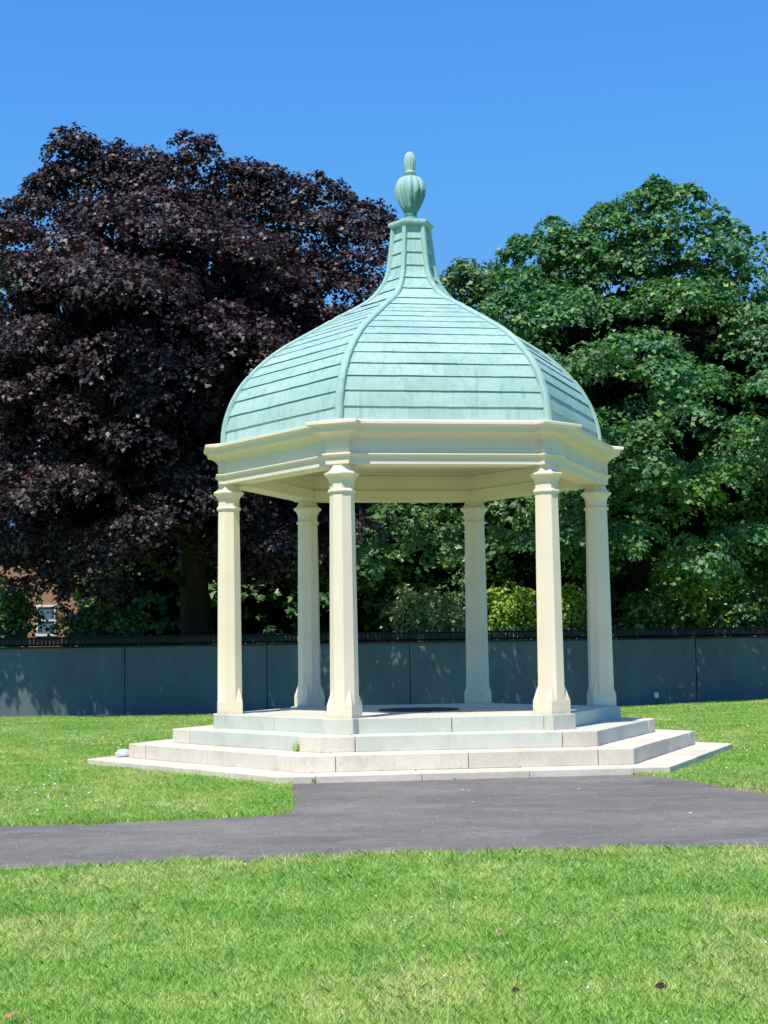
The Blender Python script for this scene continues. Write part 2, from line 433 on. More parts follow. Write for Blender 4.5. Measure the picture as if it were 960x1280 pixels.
SEAM = [3.29, 3.465, 3.65, 3.83, 3.986, 4.133, 4.266, 4.399, 4.508, 4.617, 4.707, 4.797, 4.868, 4.935, 5.058, 5.229, 5.395, 5.57, 5.745, 5.926, 6.10]
def surf(z):
    a = (pchip(z) - .03) * S3; a2 = (pchip(z + .01) - .03) * S3; a1 = (pchip(z - .01) - .03) * S3
    tx, tz = (a2 - a1), .02; L = math.hypot(tx, tz)
    return a, (tz / L, -tx / L)      # apothem, outward normal (radial, z)
bm = bmesh.new()
for k in range(6):
    n2 = Vector((cos(fa(k)), sin(fa(k)), 0)); t2 = Vector((-n2.y, n2.x, 0))
    for ci in range(len(SEAM) - 1):
        z0, z1 = SEAM[ci] - .004, SEAM[ci + 1] + .006
        width = 2 * surf(z0)[0] / sqrt(3)
        npan = max(1, round(width / .62)) if width > .7 else 1
        sh = random.random() * .5
        us = sorted(set([0, 1] + [min(.98, max(.02, (j + sh + random.uniform(-.08, .08)) / npan)) for j in range(npan)]))
        for ua, ub in zip(us, us[1:]):
            extra = random.uniform(0, .0035)
            nu = 3; nz = 4 if z1 - z0 > .12 else 3
            P = []
            for iz in range(nz + 1):
                z = z0 + (z1 - z0) * iz / nz; a, nn = surf(z)
                off = (.015 + extra) * min(1, (z1 - z0) / .17) ** 1.3 * (1 - iz / nz)
                hw = (pchip(z) - .03) * .5 * 1.004
                P.append([(n2 * (a + nn[0] * off) + t2 * (hw * (2 * (ua + (ub - ua) * iu / nu) - 1)) + Vector((0, 0, z + nn[1] * off + (random.uniform(-.0035, .0025) if iz == 0 else 0)))) for iu in range(nu + 1)])
            # lip under the lower edge
            low = [p - n2 * .03 + Vector((0, 0, .004)) for p in P[0]]
            grid = [[bm.verts.new(p) for p in row] for row in [low] + P]
            for i in range(len(grid) - 1):
                for j in range(nu):
                    bm.faces.new((grid[i][j], grid[i][j + 1], grid[i + 1][j + 1], grid[i + 1][j]))
# closed shell under the sheets
loft(bm, [[rt(k, pchip(z) - .045, 0, z) for k in range(6)] for z in np.linspace(3.24, 6.12, 40)], True, True)
dome = bm_obj('dome_roof', bm, M['copper'], pav, merge=False)
# corner ribs
def make_rib():
    bm = bmesh.new(); L = []
    zs = list(np.linspace(3.275, 6.11, 72))
    for i, z in enumerate(zs):
        r = pchip(z); r2 = pchip(z + .01); r1 = pchip(z - .01); tx, tz = r2 - r1, .02; l = math.hypot(tx, tz); nx, nz = tz / l, -tx / l
        wd = .046 if z < 5.0 else .046 - .017 * min(1, (z - 5.0) / .6)
        h = .030; loop = []
        for (u, v) in ((-1, -.9), (-1, .35), (-.72, .85), (-.3, 1.08), (.3, 1.08), (.72, .85), (1, .35), (1, -.9)):
            o_ = v * h - .012
            loop.append((r + nx * o_, u * wd, z + nz * o_))
        L.append(loop)
        if i in (22, 40, 52):      # lapped joint in the rib capping
            L.append([(p[0] - nx * .008, p[1] * .88, p[2] - nz * .008) for p in loop])
    loft(bm, L, True, True)
    return bm_obj('rib', bm, M['rib'], dome, bevel=0.003)
rib0 = make_rib()
for k in range(6):
    o = rib0 if k == 0 else rib0.copy()
    if k: COL.objects.link(o)
    o.rotation_euler.z = ra(k)
bm = bmesh.new()
hx = lambda r, z: [rt(k, r, 0, z) for k in range(6)]
loft(bm, [hx(.25, 6.095), hx(.288, 6.105), hx(.296, 6.118), hx(.296, 6.150), hx(.285, 6.160), hx(.08, 6.19)], True, True)
bm_obj('cap', bm, M['rib'], dome, bevel=.003)
# finial
def flute(name, prof, lobes, amp, parent):
    bm = bmesh.new(); n = 96; L = []
    for r, z, f in prof:
        L.append([(r * (1 - amp * f * (abs(cos(lobes * th / 2 + .4)) ** .6 * -1 + 1)) * cos(th), r * (1 - amp * f * (1 - abs(cos(lobes * th / 2 + .4)) ** .6)) * sin(th), z) for th in [2 * pi * i / n for i in range(n)]])
    loft(bm, L, True, True)
    return bm_obj(name, bm, M['urn'], parent, smooth=True)
fz = lambda y: 7.106 + (190 - y) * .0105
fin = flute('finial', [(.135, fz(280), 0), (.125, fz(278.5), 0), (.105, fz(276), 0), (.088, fz(273.5), 0), (.074, fz(271.6), 0), (.078, fz(271), 0), (.080, fz(269.5), 0), (.080, fz(268.4), 0), (.070, fz(268), 0),
                        (.084, fz(266.5), .2), (.104, fz(263.5), .8), (.130, fz(259), 1), (.155, fz(254), 1), (.178, fz(249), 1), (.194, fz(244), 1), (.202, fz(239.5), 1), (.200, fz(235), 1), (.190, fz(231), 1),
                        (.172, fz(227.3), 1), (.147, fz(224.4), .9), (.115, fz(222.5), .5), (.085, fz(221.6), .1), (.064, fz(221.2), 0)], 12, .22, pav)
flute('finial_bud', [(.060, fz(221.6), 0), (.058, fz(219), 0), (.062, fz(218.4), 0), (.077, fz(217.8), 0), (.080, fz(216.8), 0), (.077, fz(215.8), 0), (.060, fz(215.3), 0), (.060, fz(214.4), .4), (.067, fz(211), 1), (.075, fz(207), 1),
                     (.078, fz(203), 1), (.075, fz(199), 1), (.066, fz(195.4), 1), (.050, fz(192.4), .9), (.030, fz(190.6), .5), (.008, fz(189.8), 0)], 12, .14, fin)

# ------------------------------------------------------------------ ground
def gh(x, y):
    """lawn height"""
    t = np.clip((x - 3.2) / 6.0, 0, 1) * np.clip((y + 1.0) / 9.0, 0, 1)
    return GZ - .012 + .17 * t * t * (3 - 2 * t) * np.clip((60 - y) / 40, 0, 1)
xs = np.concatenate([[-600, -200, -80, -40], np.linspace(-20, 20, 81), [40, 80, 200, 600]])
ys = np.concatenate([[-300, -80, -40], np.linspace(-20, 24, 89), [40, 80, 200, 900]])
bm = bmesh.new()
loft(bm, [[(x, y, float(gh(x, y))) for x in xs] for y in ys], close=False)
g = bm_obj('lawn', bm, M['ground'], smooth=True); tag(g, kind='structure')

near = [(-60, -17.5), (-30, -13.6), (-12, -11.1), (-6, -10.15), (-2.76, -9.65), (-1.57, -9.46), (-.33, -9.25), (.95, -9.17), (2.02, -9.13), (5, -9.2), (12, -9.6), (30, -11.5), (60, -16)]
far = [(-60, -14.8), (-30, -11.0), (-12, -8.85), (-6, -7.75), (-3.37, -7.23), (-2.17, -7.02), (-1.45, -6.78), (-1.17, -6.45), (-1.20, -5.9), (-1.33, -4.2), (-1.36, -3.0),
       (2.0, -3.0), (2.12, -3.25), (2.42, -3.68), (2.62, -4.5), (2.78, -5.2), (3.05, -5.75), (3.8, -6.25), (6, -6.8), (12, -7.3), (30, -9.2), (60, -13.5)]
near = [Vector((a, b, 0)) for a, b in near]; far = [Vector((a, b, 0)) for a, b in far]
poly = [(p.x, p.y) for p in near] + [(p.x, p.y) for p in reversed(far)]
bm = bmesh.new()
vs = [bm.verts.new((x, y, GZ)) for x, y in poly]
from mathutils.geometry import tessellate_polygon
for t in tessellate_polygon([[Vector((x, y, 0)) for x, y in poly]]):
    f = bm.faces.new([vs[i] for i in t]); f.normal_update()
    if f.normal.z < 0: f.normal_flip()
print('path area', sum(f.calc_area() for f in bm.faces), len(bm.faces), abs(sum(poly[i - 1][0] * poly[i][1] - poly[i][0] * poly[i - 1][1] for i in range(len(poly)))) / 2)
p_ = bm_obj('path', bm, M['asphalt']); tag(p_, kind='structure')

# ------------------------------------------------------------------ grass
PX = np.array([p[0] for p in poly]); PY = np.array([p[1] for p in poly])
def in_poly(x, y):
    ins = np.zeros(len(x), bool); j = len(PX) - 1
    for i in range(len(PX)):
        c = ((PY[i] > y) != (PY[j] > y)) & (x < (PX[j] - PX[i]) * (y - PY[i]) / (PY[j] - PY[i] + 1e-12) + PX[i])
        ins ^= c; j = i
    return ins
def hexd(x, y):
    return np.max([x * cos(fa(k)) + y * sin(fa(k)) for k in range(6)], axis=0)
def grass():
    Vs = []; tot = 0
    bands = [(a, a + 1.2, 16500 / (((a + 19.6) / 6.0) ** 1.12)) for a in np.arange(-15.0, 15.0, 1.2)]
    for y0, y1, den in bands:
        dm = (y0 + y1) / 2 + 19.03; hw = dm * .262 + 2.6 + dm * .03
        n = int(den * (y1 - y0) * 2 * hw)
        x = RS.uniform(-hw, hw, n) - .4; y = RS.uniform(y0, y1, n)
        wob = .06 * np.sin(x * 4.3) + .045 * np.sin(x * 9.1 + 1) + .03 * np.sin(x * 23.1) + .035 * np.sin(y * 11)
        wob = wob + RS.normal(size=n) * .03
        keep = ~in_poly(x, y + wob) & (hexd(x, y) > 3.52)
        # bare worn patches by the path
        bare = np.exp(-(((x - 2.95) / .35) ** 2 + ((y + 5.0) / .55) ** 2)); keep &= RS.rand(n) > bare * .95
        bare = np.exp(-(((x + 1.42) / .12) ** 2 + ((y + 3.6) / .3) ** 2)); keep &= RS.rand(n) > bare
        x, y = x[keep], y[keep]; n = len(x); tot += n
        d = np.hypot(x + .4, y + 19.03)
        sc_ = (d / 6.0) ** .62
        clump = .5 + .5 * np.sin(x * 2.1 + np.sin(y * 1.7) * 2) * np.sin(y * 2.6 + np.sin(x * 1.3) * 2)
        h = RS.uniform(.014, .036, n) * (.85 + .4 * clump) * np.minimum(sc_, 1.7) ** .5
        edge = in_poly(x, y + .14) | in_poly(x, y - .14); h[edge] *= RS.uniform(.9, 1.5, edge.sum())
        tall = RS.rand(n) < .015; h[tall] *= 1.5
        wd = RS.uniform(.0010, .0023, n) * sc_
        th = RS.uniform(0, 2 * pi, n); lean = RS.uniform(.3, 1.35, n) * h; la = RS.uniform(0, 2 * pi, n)
        z = gh(x, y)
        bx, by = np.cos(th) * wd, np.sin(th) * wd
        mx_, my_ = x + np.cos(la) * lean * .35, y + np.sin(la) * lean * .35
        tx, ty = x + np.cos(la) * lean, y + np.sin(la) * lean
        q = np.stack([np.stack([x - bx, y - by, z - .003], 1), np.stack([x + bx, y + by, z - .003], 1),
                      np.stack([mx_ + bx * .8, my_ + by * .8, z + h * .6], 1), np.stack([tx, ty, z + h], 1),
                      np.stack([mx_ - bx * .8, my_ - by * .8, z + h * .6], 1)], 1)
        Vs.append(q.reshape(-1, 3))
    V = np.concatenate(Vs); n = len(V) // 5
    b = np.arange(n)[:, None] * 5
    F = (b + np.array([[0, 1, 2, 3, 4]])).ravel()
    me = np_mesh('grass', V, F, 5)
    o = link('grass', me, M['grass']); tag(o, 'short mown green grass with clover', 'grass', kind='stuff')
    print('grass blades', n)
grass()
# clover flower heads, low white dots
def clover():
    ico = bmesh.new(); bmesh.ops.create_icosphere(ico, subdivisions=1, radius=1.0)
    base = np.array([v.co[:] for v in ico.verts]); fcs = np.array([[v.index for v in f.verts] for f in ico.faces]); ico.free()
    P = []
    for (n, x0, x1, y0, y1, s) in ((170, -4, 3.6, -14, -9.2, .0052), (420, -9, -2, -6.5, 12, .012), (130, 3, 9, -4, 13, .012)):
        for _ in range(n):
            x, y = RS.uniform(x0, x1), RS.uniform(y0, y1)
            if RS.rand() > (.4 + .6 * sin(x * 1.7 + y * .9)): continue
            if in_poly(np.array([x]), np.array([y]))[0] or hexd(np.array([x]), np.array([y]))[0] < 3.55: continue
            P.append((x, y, float(gh(x, y)) + .038 + (.01 if s > .01 else 0), s * RS.uniform(.7, 1.25)))
    P = np.array(P); V = (base[None] * P[:, None, 3:4] + P[:, None, :3]).reshape(-1, 3)
    F = (fcs[None] + np.arange(len(P))[:, None, None] * len(base)).ravel()
    o = link('clover_flowers', np_mesh('clover_flowers', V, F, 3), M['petal']); tag(o, 'tiny white clover flowers scattered in the grass', 'flowers', kind='stuff')
clover()

def grit():
    P = []
    while len(P) < 900:
        x, y = RS.uniform(-6, 5.5), RS.uniform(-9.6, -2.9)
        if in_poly(np.array([x]), np.array([y]))[0] and hexd(np.array([x]), np.array([y]))[0] > 3.52: P.append((x, y, GZ + .001, RS.uniform(.0015, .0055)))
    P = np.array(P); base = np.array([(1, 0, 0), (-.6, .9, 0), (-.7, -.8, 0), (.1, 0, .9)])
    fcs = np.array([(0, 1, 3), (1, 2, 3), (2, 0, 3), (0, 2, 1)])
    V = (base[None] * P[:, None, 3:4] + P[:, None, :3]).reshape(-1, 3); F = (fcs[None] + np.arange(len(P))[:, None, None] * 4).ravel()
    tag(link('grit', np_mesh('grit', V, F, 3), M['petal']), 'fine pale grit scattered on the asphalt path', 'grit', kind='stuff')
grit()
# ------------------------------------------------------------------ boundary wall and railing
WY = 15.2
wall = empty('boundary_wall', (0, WY, GZ)); tag(wall, 'long low blue grey painted wall in tree shade behind the pavilion', 'wall')
bm = bmesh.new()
joints = [-26, -15.9, -12.7, -9.5, -6.25, -3.07, .13, 3.33, 6.53, 9.73, 12.93, 16.1, 26]
for a, b in zip(joints, joints[1:]):
    box(bm, ((a + b) / 2, .15, .72), (b - a - .022, .30, 1.60))
box(bm, (0, .17, .70), (52, .22, 1.58))
bm_obj('wall_panels', bm, M['wall'], wall, bevel=.006, merge=False)
bm = bmesh.new(); box(bm, (0, .15, 1.535), (52.1, .38, .035)); bm_obj('coping', bm, M['iron'], wall, bevel=.008)
fence = empty('metal_railing', (0, WY + .15, GZ + 1.55)); tag(fence, 'low black picket railing running along the top of the wall', 'railing')
bm = bmesh.new(); box(bm, (0, 0, .035), (52, .05, .03)); box(bm, (0, 0, .185), (52, .05, .022)); bm_obj('rail', bm, M['iron'], fence)
bm = bmesh.new()
for i in range(300): box(bm, (-13.5 + i * .09, 0, .115), (.072, .05, .20))
tag(bm_obj('pickets', bm, M['iron'], fence, merge=False), kind='stuff')
bm = bmesh.new(); box(bm, (0, 0, 0), (.09, .02, .12)); o = bm_obj('outlet_cover', bm, M['white'], None, bevel=.004)
o.location = (5.62, WY - .012, GZ + .27); tag(o, 'small pale cover plate low on the shaded wall, right of the pavilion', 'cover plate')

# ------------------------------------------------------------------ foliage
def unit(v): return v / (np.linalg.norm(v, axis=-1, keepdims=True) + 1e-9)
def leaf_mesh(name, P, N, size, seed, elong=1.15, n_out=None):
    rs = np.random.RandomState(seed); n = len(P)
    N = unit(N); a = rs.normal(size=(n, 3)); T = unit(a - N * np.sum(a * N, 1, keepdims=True)); B = np.cross(N, T)
    s = size[:, None]
    fold = rs.uniform(.05, .35, (n, 1)) * s
    pts = [P - T * s * .5 * elong, P + B * s * .5 - T * s * .08 + N * fold * .4, P + B * s * .22 + T * s * .12, P + T * s * .62 * elong - N * fold * .5,
           P - B * s * .22 + T * s * .12, P - B * s * .5 - T * s * .08 + N * fold * .4]
    V = np.stack(pts, 1).reshape(-1, 3)
    F = (np.arange(n)[:, None] * 6 + np.arange(6)[None]).ravel()
    me = np_mesh(name, V, F, 6)
    if n_out is not None:
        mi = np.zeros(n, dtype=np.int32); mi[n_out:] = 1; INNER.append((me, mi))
    return me
INNER = []
def crown(rs, lobes, spray_k, per, leaf, origin, ymax=None, drop=0.55):
    """lobes: list of (x,y,z,r,squash).  returns leaf centres, normals, sizes"""
    P = []; N = []; S = []
    ctr = np.array(origin)
    for (x, y, z, r, q) in lobes:
        c = np.array((x, y, z)); k = int(spray_k * r * r)
        d = unit(rs.normal(size=(int(k * 2.3), 3)))
        out = unit(c - ctr)
        wgt = d[:, 2] * .75 + d @ out * .6 + rs.uniform(-.5, .5, len(d))
        d = d[np.argsort(-wgt)[:k]]
        sp = c + d * r * rs.uniform(.72, 1.08, (len(d), 1)) * np.array([1, 1, q])
        n = unit(d * .6 + np.array([0, 0, .8]) + rs.normal(size=d.shape) * .22)
        rad = rs.uniform(.18, .36, (len(d), 1)) * (.6 + .4 * r)
        a = rs.normal(size=(len(d), 3)); t = unit(a - n * np.sum(a * n, 1, keepdims=True)); b = np.cross(n, t)
        m = per
        rho = np.sqrt(rs.uniform(0, 1, (len(d), m, 1))) * rad[:, None]; th = rs.uniform(0, 2 * pi, (len(d), m, 1))
        p = sp[:, None] + t[:, None] * rho * np.cos(th) + b[:, None] * rho * np.sin(th) - n[:, None] * (rho ** 2 / rad[:, None]) * drop + rs.normal(size=(len(d), m, 3)) * .03
        nn = n[:, None] + (t[:, None] * np.cos(th) + b[:, None] * np.sin(th)) * rho / rad[:, None] * .55 + rs.normal(size=(len(d), m, 3)) * .42
        P.append(p.reshape(-1, 3)); N.append(nn.reshape(-1, 3)); S.append(rs.uniform(.65, 1.3, len(d) * m) * leaf)
    return np.concatenate(P), np.concatenate(N), np.concatenate(S)
def ell_lobes(rs, c, R, n, r0, r1, zmin=.9, bottom=-.75, bump_=.12):
    out = []
    tries = 0
    while len(out) < n and tries < 20000:
        tries += 1
        d = unit(rs.normal(size=3))
        if d[2] < bottom: continue
        f = rs.uniform(.70, .93) + (rs.rand() < .12) * bump_
        r = rs.uniform(r0, r1)
        p = np.array(c) + d * (np.array(R) - r * .55) * f / .93
        if p[2] < zmin + r * .5: continue
        if any(np.linalg.norm(p - np.array(o[:3])) < .80 * (r + o[3]) * .72 for o in out): continue
        out.append((*p, r, rs.uniform(.52, .78)))
    return out
def trunk_mesh(name, base, top, r0, r1, limbs, parent, rs):
    bm = bmesh.new()
    def tube(pts, rads, n=10):
        L = []
        for i, (p, r) in enumerate(zip(pts, rads)):
            p = Vector(p); q = Vector(pts[min(i + 1, len(pts) - 1)]); o = Vector(pts[max(i - 1, 0)]); t = (q - o).normalized()
            u = t.cross(Vector((0, 1, .01))).normalized(); v = t.cross(u)
            L.append([tuple(p + (u * cos(2 * pi * j / n) + v * sin(2 * pi * j / n)) * r * (1 + .1 * sin(j * 2.3 + i))) for j in range(n)])
        loft(bm, L, True, True)
    b, t = np.array(base, float), np.array(top, float)
    pts = [b + (t - b) * s + np.array([.12 * sin(s * 5), .1 * sin(s * 4 + 1), 0]) for s in np.linspace(0, 1, 8)]
    tube(pts, [r0 * 1.45] + [r0 + (r1 - r0) * s for s in np.linspace(0.1, 1, 7)], 14)
    for (c, s0) in limbs:
        st = b + (t - b) * s0; c = np.array(c, float)
        mid = st + (c - st) * .45 + np.array([0, 0, np.linalg.norm(c - st) * .10])
        rr = r0 * .30 * (1 - .45 * s0)
        q = [st, st + (mid - st) * .5, mid, mid + (c - mid) * .5 + rs.normal(size=3) * .1, c]
        tube(q, [rr, rr * .8, rr * .6, rr * .4, rr * .15], 7)
    return bm_obj(name, bm, M['bark'], parent, smooth=True, merge=False)
def tree(name, label, base, c, R, n, r01, leafmat, leaf, seed, extra=(), spray=26, per=15, inner_leaf=.34, inner_n=4200, trunk_r=.32, cat='tree', zmin=.9, group=None, bottom=-.75, limb_n=14, inner_f=.80):
    rs = np.random.RandomState(seed)
    root = empty(name, base); tag(root, label, cat, group)
    off = np.array(base)
    lobes = ell_lobes(rs, c, R, n, *r01, zmin=zmin, bottom=bottom) + [tuple(e) for e in extra]
    P, N, S = crown(rs, lobes, spray, per, leaf, c)
    # inner, sparser leaves fill the shaded heart of the crown
    d = unit(rs.normal(size=(inner_n, 3))); d = d[d[:, 2] > bottom - .05]
    ip = np.array(c) + d * np.array(R) * inner_f * (rs.uniform(.15, 1, (len(d), 1)) ** .45)
    ip = ip[ip[:, 2] > zmin]
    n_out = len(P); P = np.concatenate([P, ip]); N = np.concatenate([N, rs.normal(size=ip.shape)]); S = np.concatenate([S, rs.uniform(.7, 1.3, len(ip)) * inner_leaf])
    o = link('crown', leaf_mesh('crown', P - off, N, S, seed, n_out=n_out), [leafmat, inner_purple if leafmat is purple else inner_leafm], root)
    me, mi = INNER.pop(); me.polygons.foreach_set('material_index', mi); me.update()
    limbs = []
    pick = rs.permutation(len(lobes))[:limb_n]
    for i in pick:
        l = lobes[i]; lp = np.array(l[:3]); lp = np.array(c) + (lp - np.array(c)) * .80; limbs.append((lp - off, float(np.clip(.25 + .6 * (l[2] - c[2] + R[2]) / (2 * R[2]), .2, .92))))
    top = np.array((c[0], c[1], c[2] + R[2] * .45)) - off
    trunk_mesh('trunk', (0, 0, -.2), top, trunk_r, trunk_r * .25, limbs, root, rs)
    return root

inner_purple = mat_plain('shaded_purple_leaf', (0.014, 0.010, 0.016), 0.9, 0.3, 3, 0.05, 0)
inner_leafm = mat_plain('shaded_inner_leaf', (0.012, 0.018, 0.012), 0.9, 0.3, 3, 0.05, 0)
purple = mat_leaf('purple_maple_leaf', [(0.0, (0.016, 0.011, 0.018)), (0.45, (0.034, 0.022, 0.031)), (0.85, (0.060, 0.040, 0.047)), (0.96, (0.09, 0.055, 0.045)), (1.0, (0.18, 0.03, 0.04))],
                  rough=.5, trans=.15, tcol=(1.7, .6, .6), spec=.5)
green = mat_leaf('green_maple_leaf', [(0.0, (0.038, 0.115, 0.05)), (0.5, (0.078, 0.205, 0.078)), (0.9, (0.125, 0.28, 0.085)), (1.0, (0.26, 0.40, 0.09))],
                 rough=.48, trans=.25, tcol=(1.2, 1.4, .5), spec=.42, patch=(.5, .68, .35, (1.35, 1.2, .8)))
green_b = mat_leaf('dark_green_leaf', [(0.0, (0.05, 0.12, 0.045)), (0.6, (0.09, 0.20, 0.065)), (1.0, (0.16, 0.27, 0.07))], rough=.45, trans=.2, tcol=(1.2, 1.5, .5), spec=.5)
lime = mat_leaf('yellow_green_leaf', [(0.0, (0.14, 0.28, 0.05)), (0.5, (0.26, 0.44, 0.08)), (1.0, (0.46, 0.58, 0.14))], rough=.45, trans=.3, tcol=(1.3, 1.4, .4), spec=.5)
grey_g = mat_leaf('grey_green_leaf', [(0.0, (0.15, 0.24, 0.10)), (0.5, (0.28, 0.38, 0.18)), (1.0, (0.45, 0.52, 0.30))], rough=.5, trans=.25, tcol=(1.2, 1.3, .6), spec=.4)

def at(px, py, Y):
    """world x,z of a photo pixel at depth plane Y (design-time convenience)"""
    a, b = px - 480, py - 640; ro = -.01492; pt = radians(5.354)
    u = a * cos(ro) + b * sin(ro); v = -a * sin(ro) + b * cos(ro)
    ry = cos(pt) + v / 1903 * sin(pt); rz = -v / 1903 * cos(pt) + sin(pt); t = (Y - CAM.y) / ry
    return CAM.x + u / 1903 * t, CAM.z + rz * t
def skirt(x0, x1, seed, step=.8):
    rs = np.random.RandomState(seed); out = []; x = x0
    while x < x1:
        for (y, z) in ((13.9, 3.0), (13.2, 4.6), (12.5, 6.3)):
            out.append((x + rs.uniform(-.4, .4), y + rs.uniform(-.25, .25), z + rs.uniform(-.35, .5), rs.uniform(.6, .88) * (.70 if x1 < 0 else 1), rs.uniform(.5, .7)))
        x += step * 1.35
    return out
def L(px, py, Y, r, q=.75):
    x, z = at(px, py, Y); return (x, Y, z, r, q)

tree('purple_maple', 'big dark purple leaved maple behind the wall, left of the pavilion', (-5.0, 18.3, GZ), (-5.5, 17.4, 6.5), (5.3, 5.8, 5.5), 120, (.75, 1.35), purple, .10, 3,
     extra=[L(px, py, 17, rr, .9) for px, py, rr in ((75, 176, .34), (98, 170, .3), (122, 185, .36), (150, 190, .32), (232, 178, .3), (256, 184, .34), (322, 214, .32), (346, 226, .34), (408, 238, .34), (442, 252, .36), (478, 288, .34), (25, 262, .36), (6, 290, .36), (190, 205, .34), (288, 208, .3))] + [L(100, 200, 17, .85), L(88, 188, 17, .5), L(75, 225, 17, .7), L(130, 205, 17.2, .7), L(238, 190, 17, .55), L(255, 212, 17, .7), L(215, 215, 17, .6), L(20, 705, 14.6, .5, .5), L(60, 702, 14.5, .5, .5), L(100, 710, 14.6, .55, .5), L(135, 735, 14.7, .6, .5), L(92, 738, 14.7, .42, .5), L(62, 728, 14.7, .42, .5), L(30, 732, 14.7, .4, .5), L(85, 762, 14.9, .3, .5), L(330, 232, 17, .8), L(300, 240, 17.5, 1.), L(400, 252, 17.3, .85), L(455, 285, 17.3, .9), L(470, 320, 17, .95),
            L(40, 275, 17, .9), L(20, 320, 17, 1.), L(180, 215, 17.5, .95), L(440, 350, 16.5, 1.), L(430, 420, 15.5, 1.), L(60, 240, 17, .7), L(365, 250, 17.5, .8), L(10, 420, 16, 1.1), L(5, 560, 15.4, 1.2), L(30, 660, 15.4, 1.1), L(90, 700, 15.2, .9), L(150, 690, 15.0, .9),
            L(330, 650, 15.6, .9), L(385, 660, 15.8, .8), L(190, 640, 14.8, 1.0), L(260, 600, 14.4, 1.0), L(105, 245, 17.5, 1.3), L(155, 245, 17.5, 1.2), L(60, 285, 17.5, 1.3), L(210, 250, 17.5, 1.3), L(290, 265, 17.5, 1.2), L(335, 275, 17.5, 1.2), L(270, 300, 17, 1.3), L(380, 300, 17, 1.1), L(420, 300, 17, 1.), L(350, 330, 17, 1.2), L(440, 385, 16.5, 1.1), L(395, 360, 17, 1.1)] + skirt(-12.5, -.4, 41),
     spray=52, per=21, inner_n=16000, inner_leaf=.26, trunk_r=.42, limb_n=22, inner_f=.86)
tree('green_maple', 'tall green maple behind the wall, right of the dome', (5.5, 19.2, GZ), (6.5, 19.0, 6.1), (4.9, 4.7, 4.7), 95, (.75, 1.3), green, .112, 5,
     extra=[L(px, py, 17.3, rr, .9) for px, py, rr in ((824, 235, .34), (806, 248, .34), (858, 246, .34), (755, 262, .3), (688, 284, .32), (702, 302, .34), (650, 302, .3), (640, 328, .36), (916, 290, .34), (888, 272, .34), (785, 262, .34), (730, 290, .34))] + [L(800, 325, 17.5, 1.1), L(770, 345, 17.2, 1.), L(715, 350, 17.5, 1.1), L(745, 330, 17.5, .9), L(828, 245, 17.5, .6), L(835, 300, 17.5, 1.1), L(800, 270, 17.5, .9), L(850, 262, 17.5, .8), L(755, 275, 17.3, .55), L(770, 300, 17, .9), L(690, 297, 17.2, .55), L(655, 318, 17, .6), L(680, 325, 17, .85), L(720, 320, 17, .9), L(905, 300, 17.5, .7), L(890, 330, 17, .9),
            L(650, 365, 16.5, .9), L(640, 400, 16, .9), L(700, 400, 15.5, 1.1), L(740, 620, 15.0, 1.0), L(690, 660, 15.0, .9), L(800, 600, 14.6, 1.1), L(940, 560, 15, 1.2), L(760, 700, 15.6, .8)] + skirt(4.2, 8.8, 42),
     spray=54, per=19, inner_n=17000, inner_leaf=.26, trunk_r=.36, limb_n=18, inner_f=.80)
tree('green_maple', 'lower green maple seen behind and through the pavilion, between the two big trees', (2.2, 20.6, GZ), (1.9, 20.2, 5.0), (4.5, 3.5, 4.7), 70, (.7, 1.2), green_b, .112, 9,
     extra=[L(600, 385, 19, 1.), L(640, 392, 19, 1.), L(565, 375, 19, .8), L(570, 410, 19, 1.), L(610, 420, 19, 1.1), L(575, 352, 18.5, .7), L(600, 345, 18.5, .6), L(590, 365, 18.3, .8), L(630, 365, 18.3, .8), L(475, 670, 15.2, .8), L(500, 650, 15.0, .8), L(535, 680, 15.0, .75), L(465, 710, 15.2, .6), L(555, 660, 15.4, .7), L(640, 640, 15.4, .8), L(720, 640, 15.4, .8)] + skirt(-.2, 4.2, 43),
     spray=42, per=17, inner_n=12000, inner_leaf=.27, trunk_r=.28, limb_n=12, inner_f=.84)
tree('green_maple', 'green maple cut off by the right edge of the photo', (11.6, 18.5, GZ), (11.6, 17.6, 5.8), (4.2, 5.2, 4.9), 75, (.75, 1.3), green, .112, 13,
     extra=[L(955, 325, 17, .9), L(940, 345, 17, .8), L(960, 420, 16, 1.)] + skirt(9.2, 16, 44), spray=42, per=17, inner_n=11000, inner_leaf=.27, limb_n=12)
tree('green_maple', 'pale green tree peeping out at the left edge behind the purple maple', (-15.5, 27, GZ), (-15.0, 26, 8.2), (4.2, 4.2, 7.4), 60, (.9, 1.5), green, .2, 17, spray=20, per=13, inner_n=4000, inner_leaf=.45, limb_n=8)
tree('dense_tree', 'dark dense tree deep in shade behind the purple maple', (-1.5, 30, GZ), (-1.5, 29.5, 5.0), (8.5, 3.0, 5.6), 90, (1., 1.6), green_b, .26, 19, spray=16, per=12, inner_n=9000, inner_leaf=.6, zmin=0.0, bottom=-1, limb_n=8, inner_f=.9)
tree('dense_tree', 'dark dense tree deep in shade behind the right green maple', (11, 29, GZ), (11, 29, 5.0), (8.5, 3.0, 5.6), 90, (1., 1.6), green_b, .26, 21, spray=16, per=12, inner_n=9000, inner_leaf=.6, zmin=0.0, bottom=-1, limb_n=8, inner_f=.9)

tree('dense_tree', 'low dark tree filling the gap between the brick house and the purple maple trunk', (-7.3, 24.5, GZ), (-7.3, 24.5, 1.9), (1.7, 1.5, 2.6), 26, (.6, 1.0), green_b, .16, 23, spray=24, per=14, inner_n=4000, inner_leaf=.34, zmin=-.6, bottom=-1, trunk_r=.14, limb_n=6)
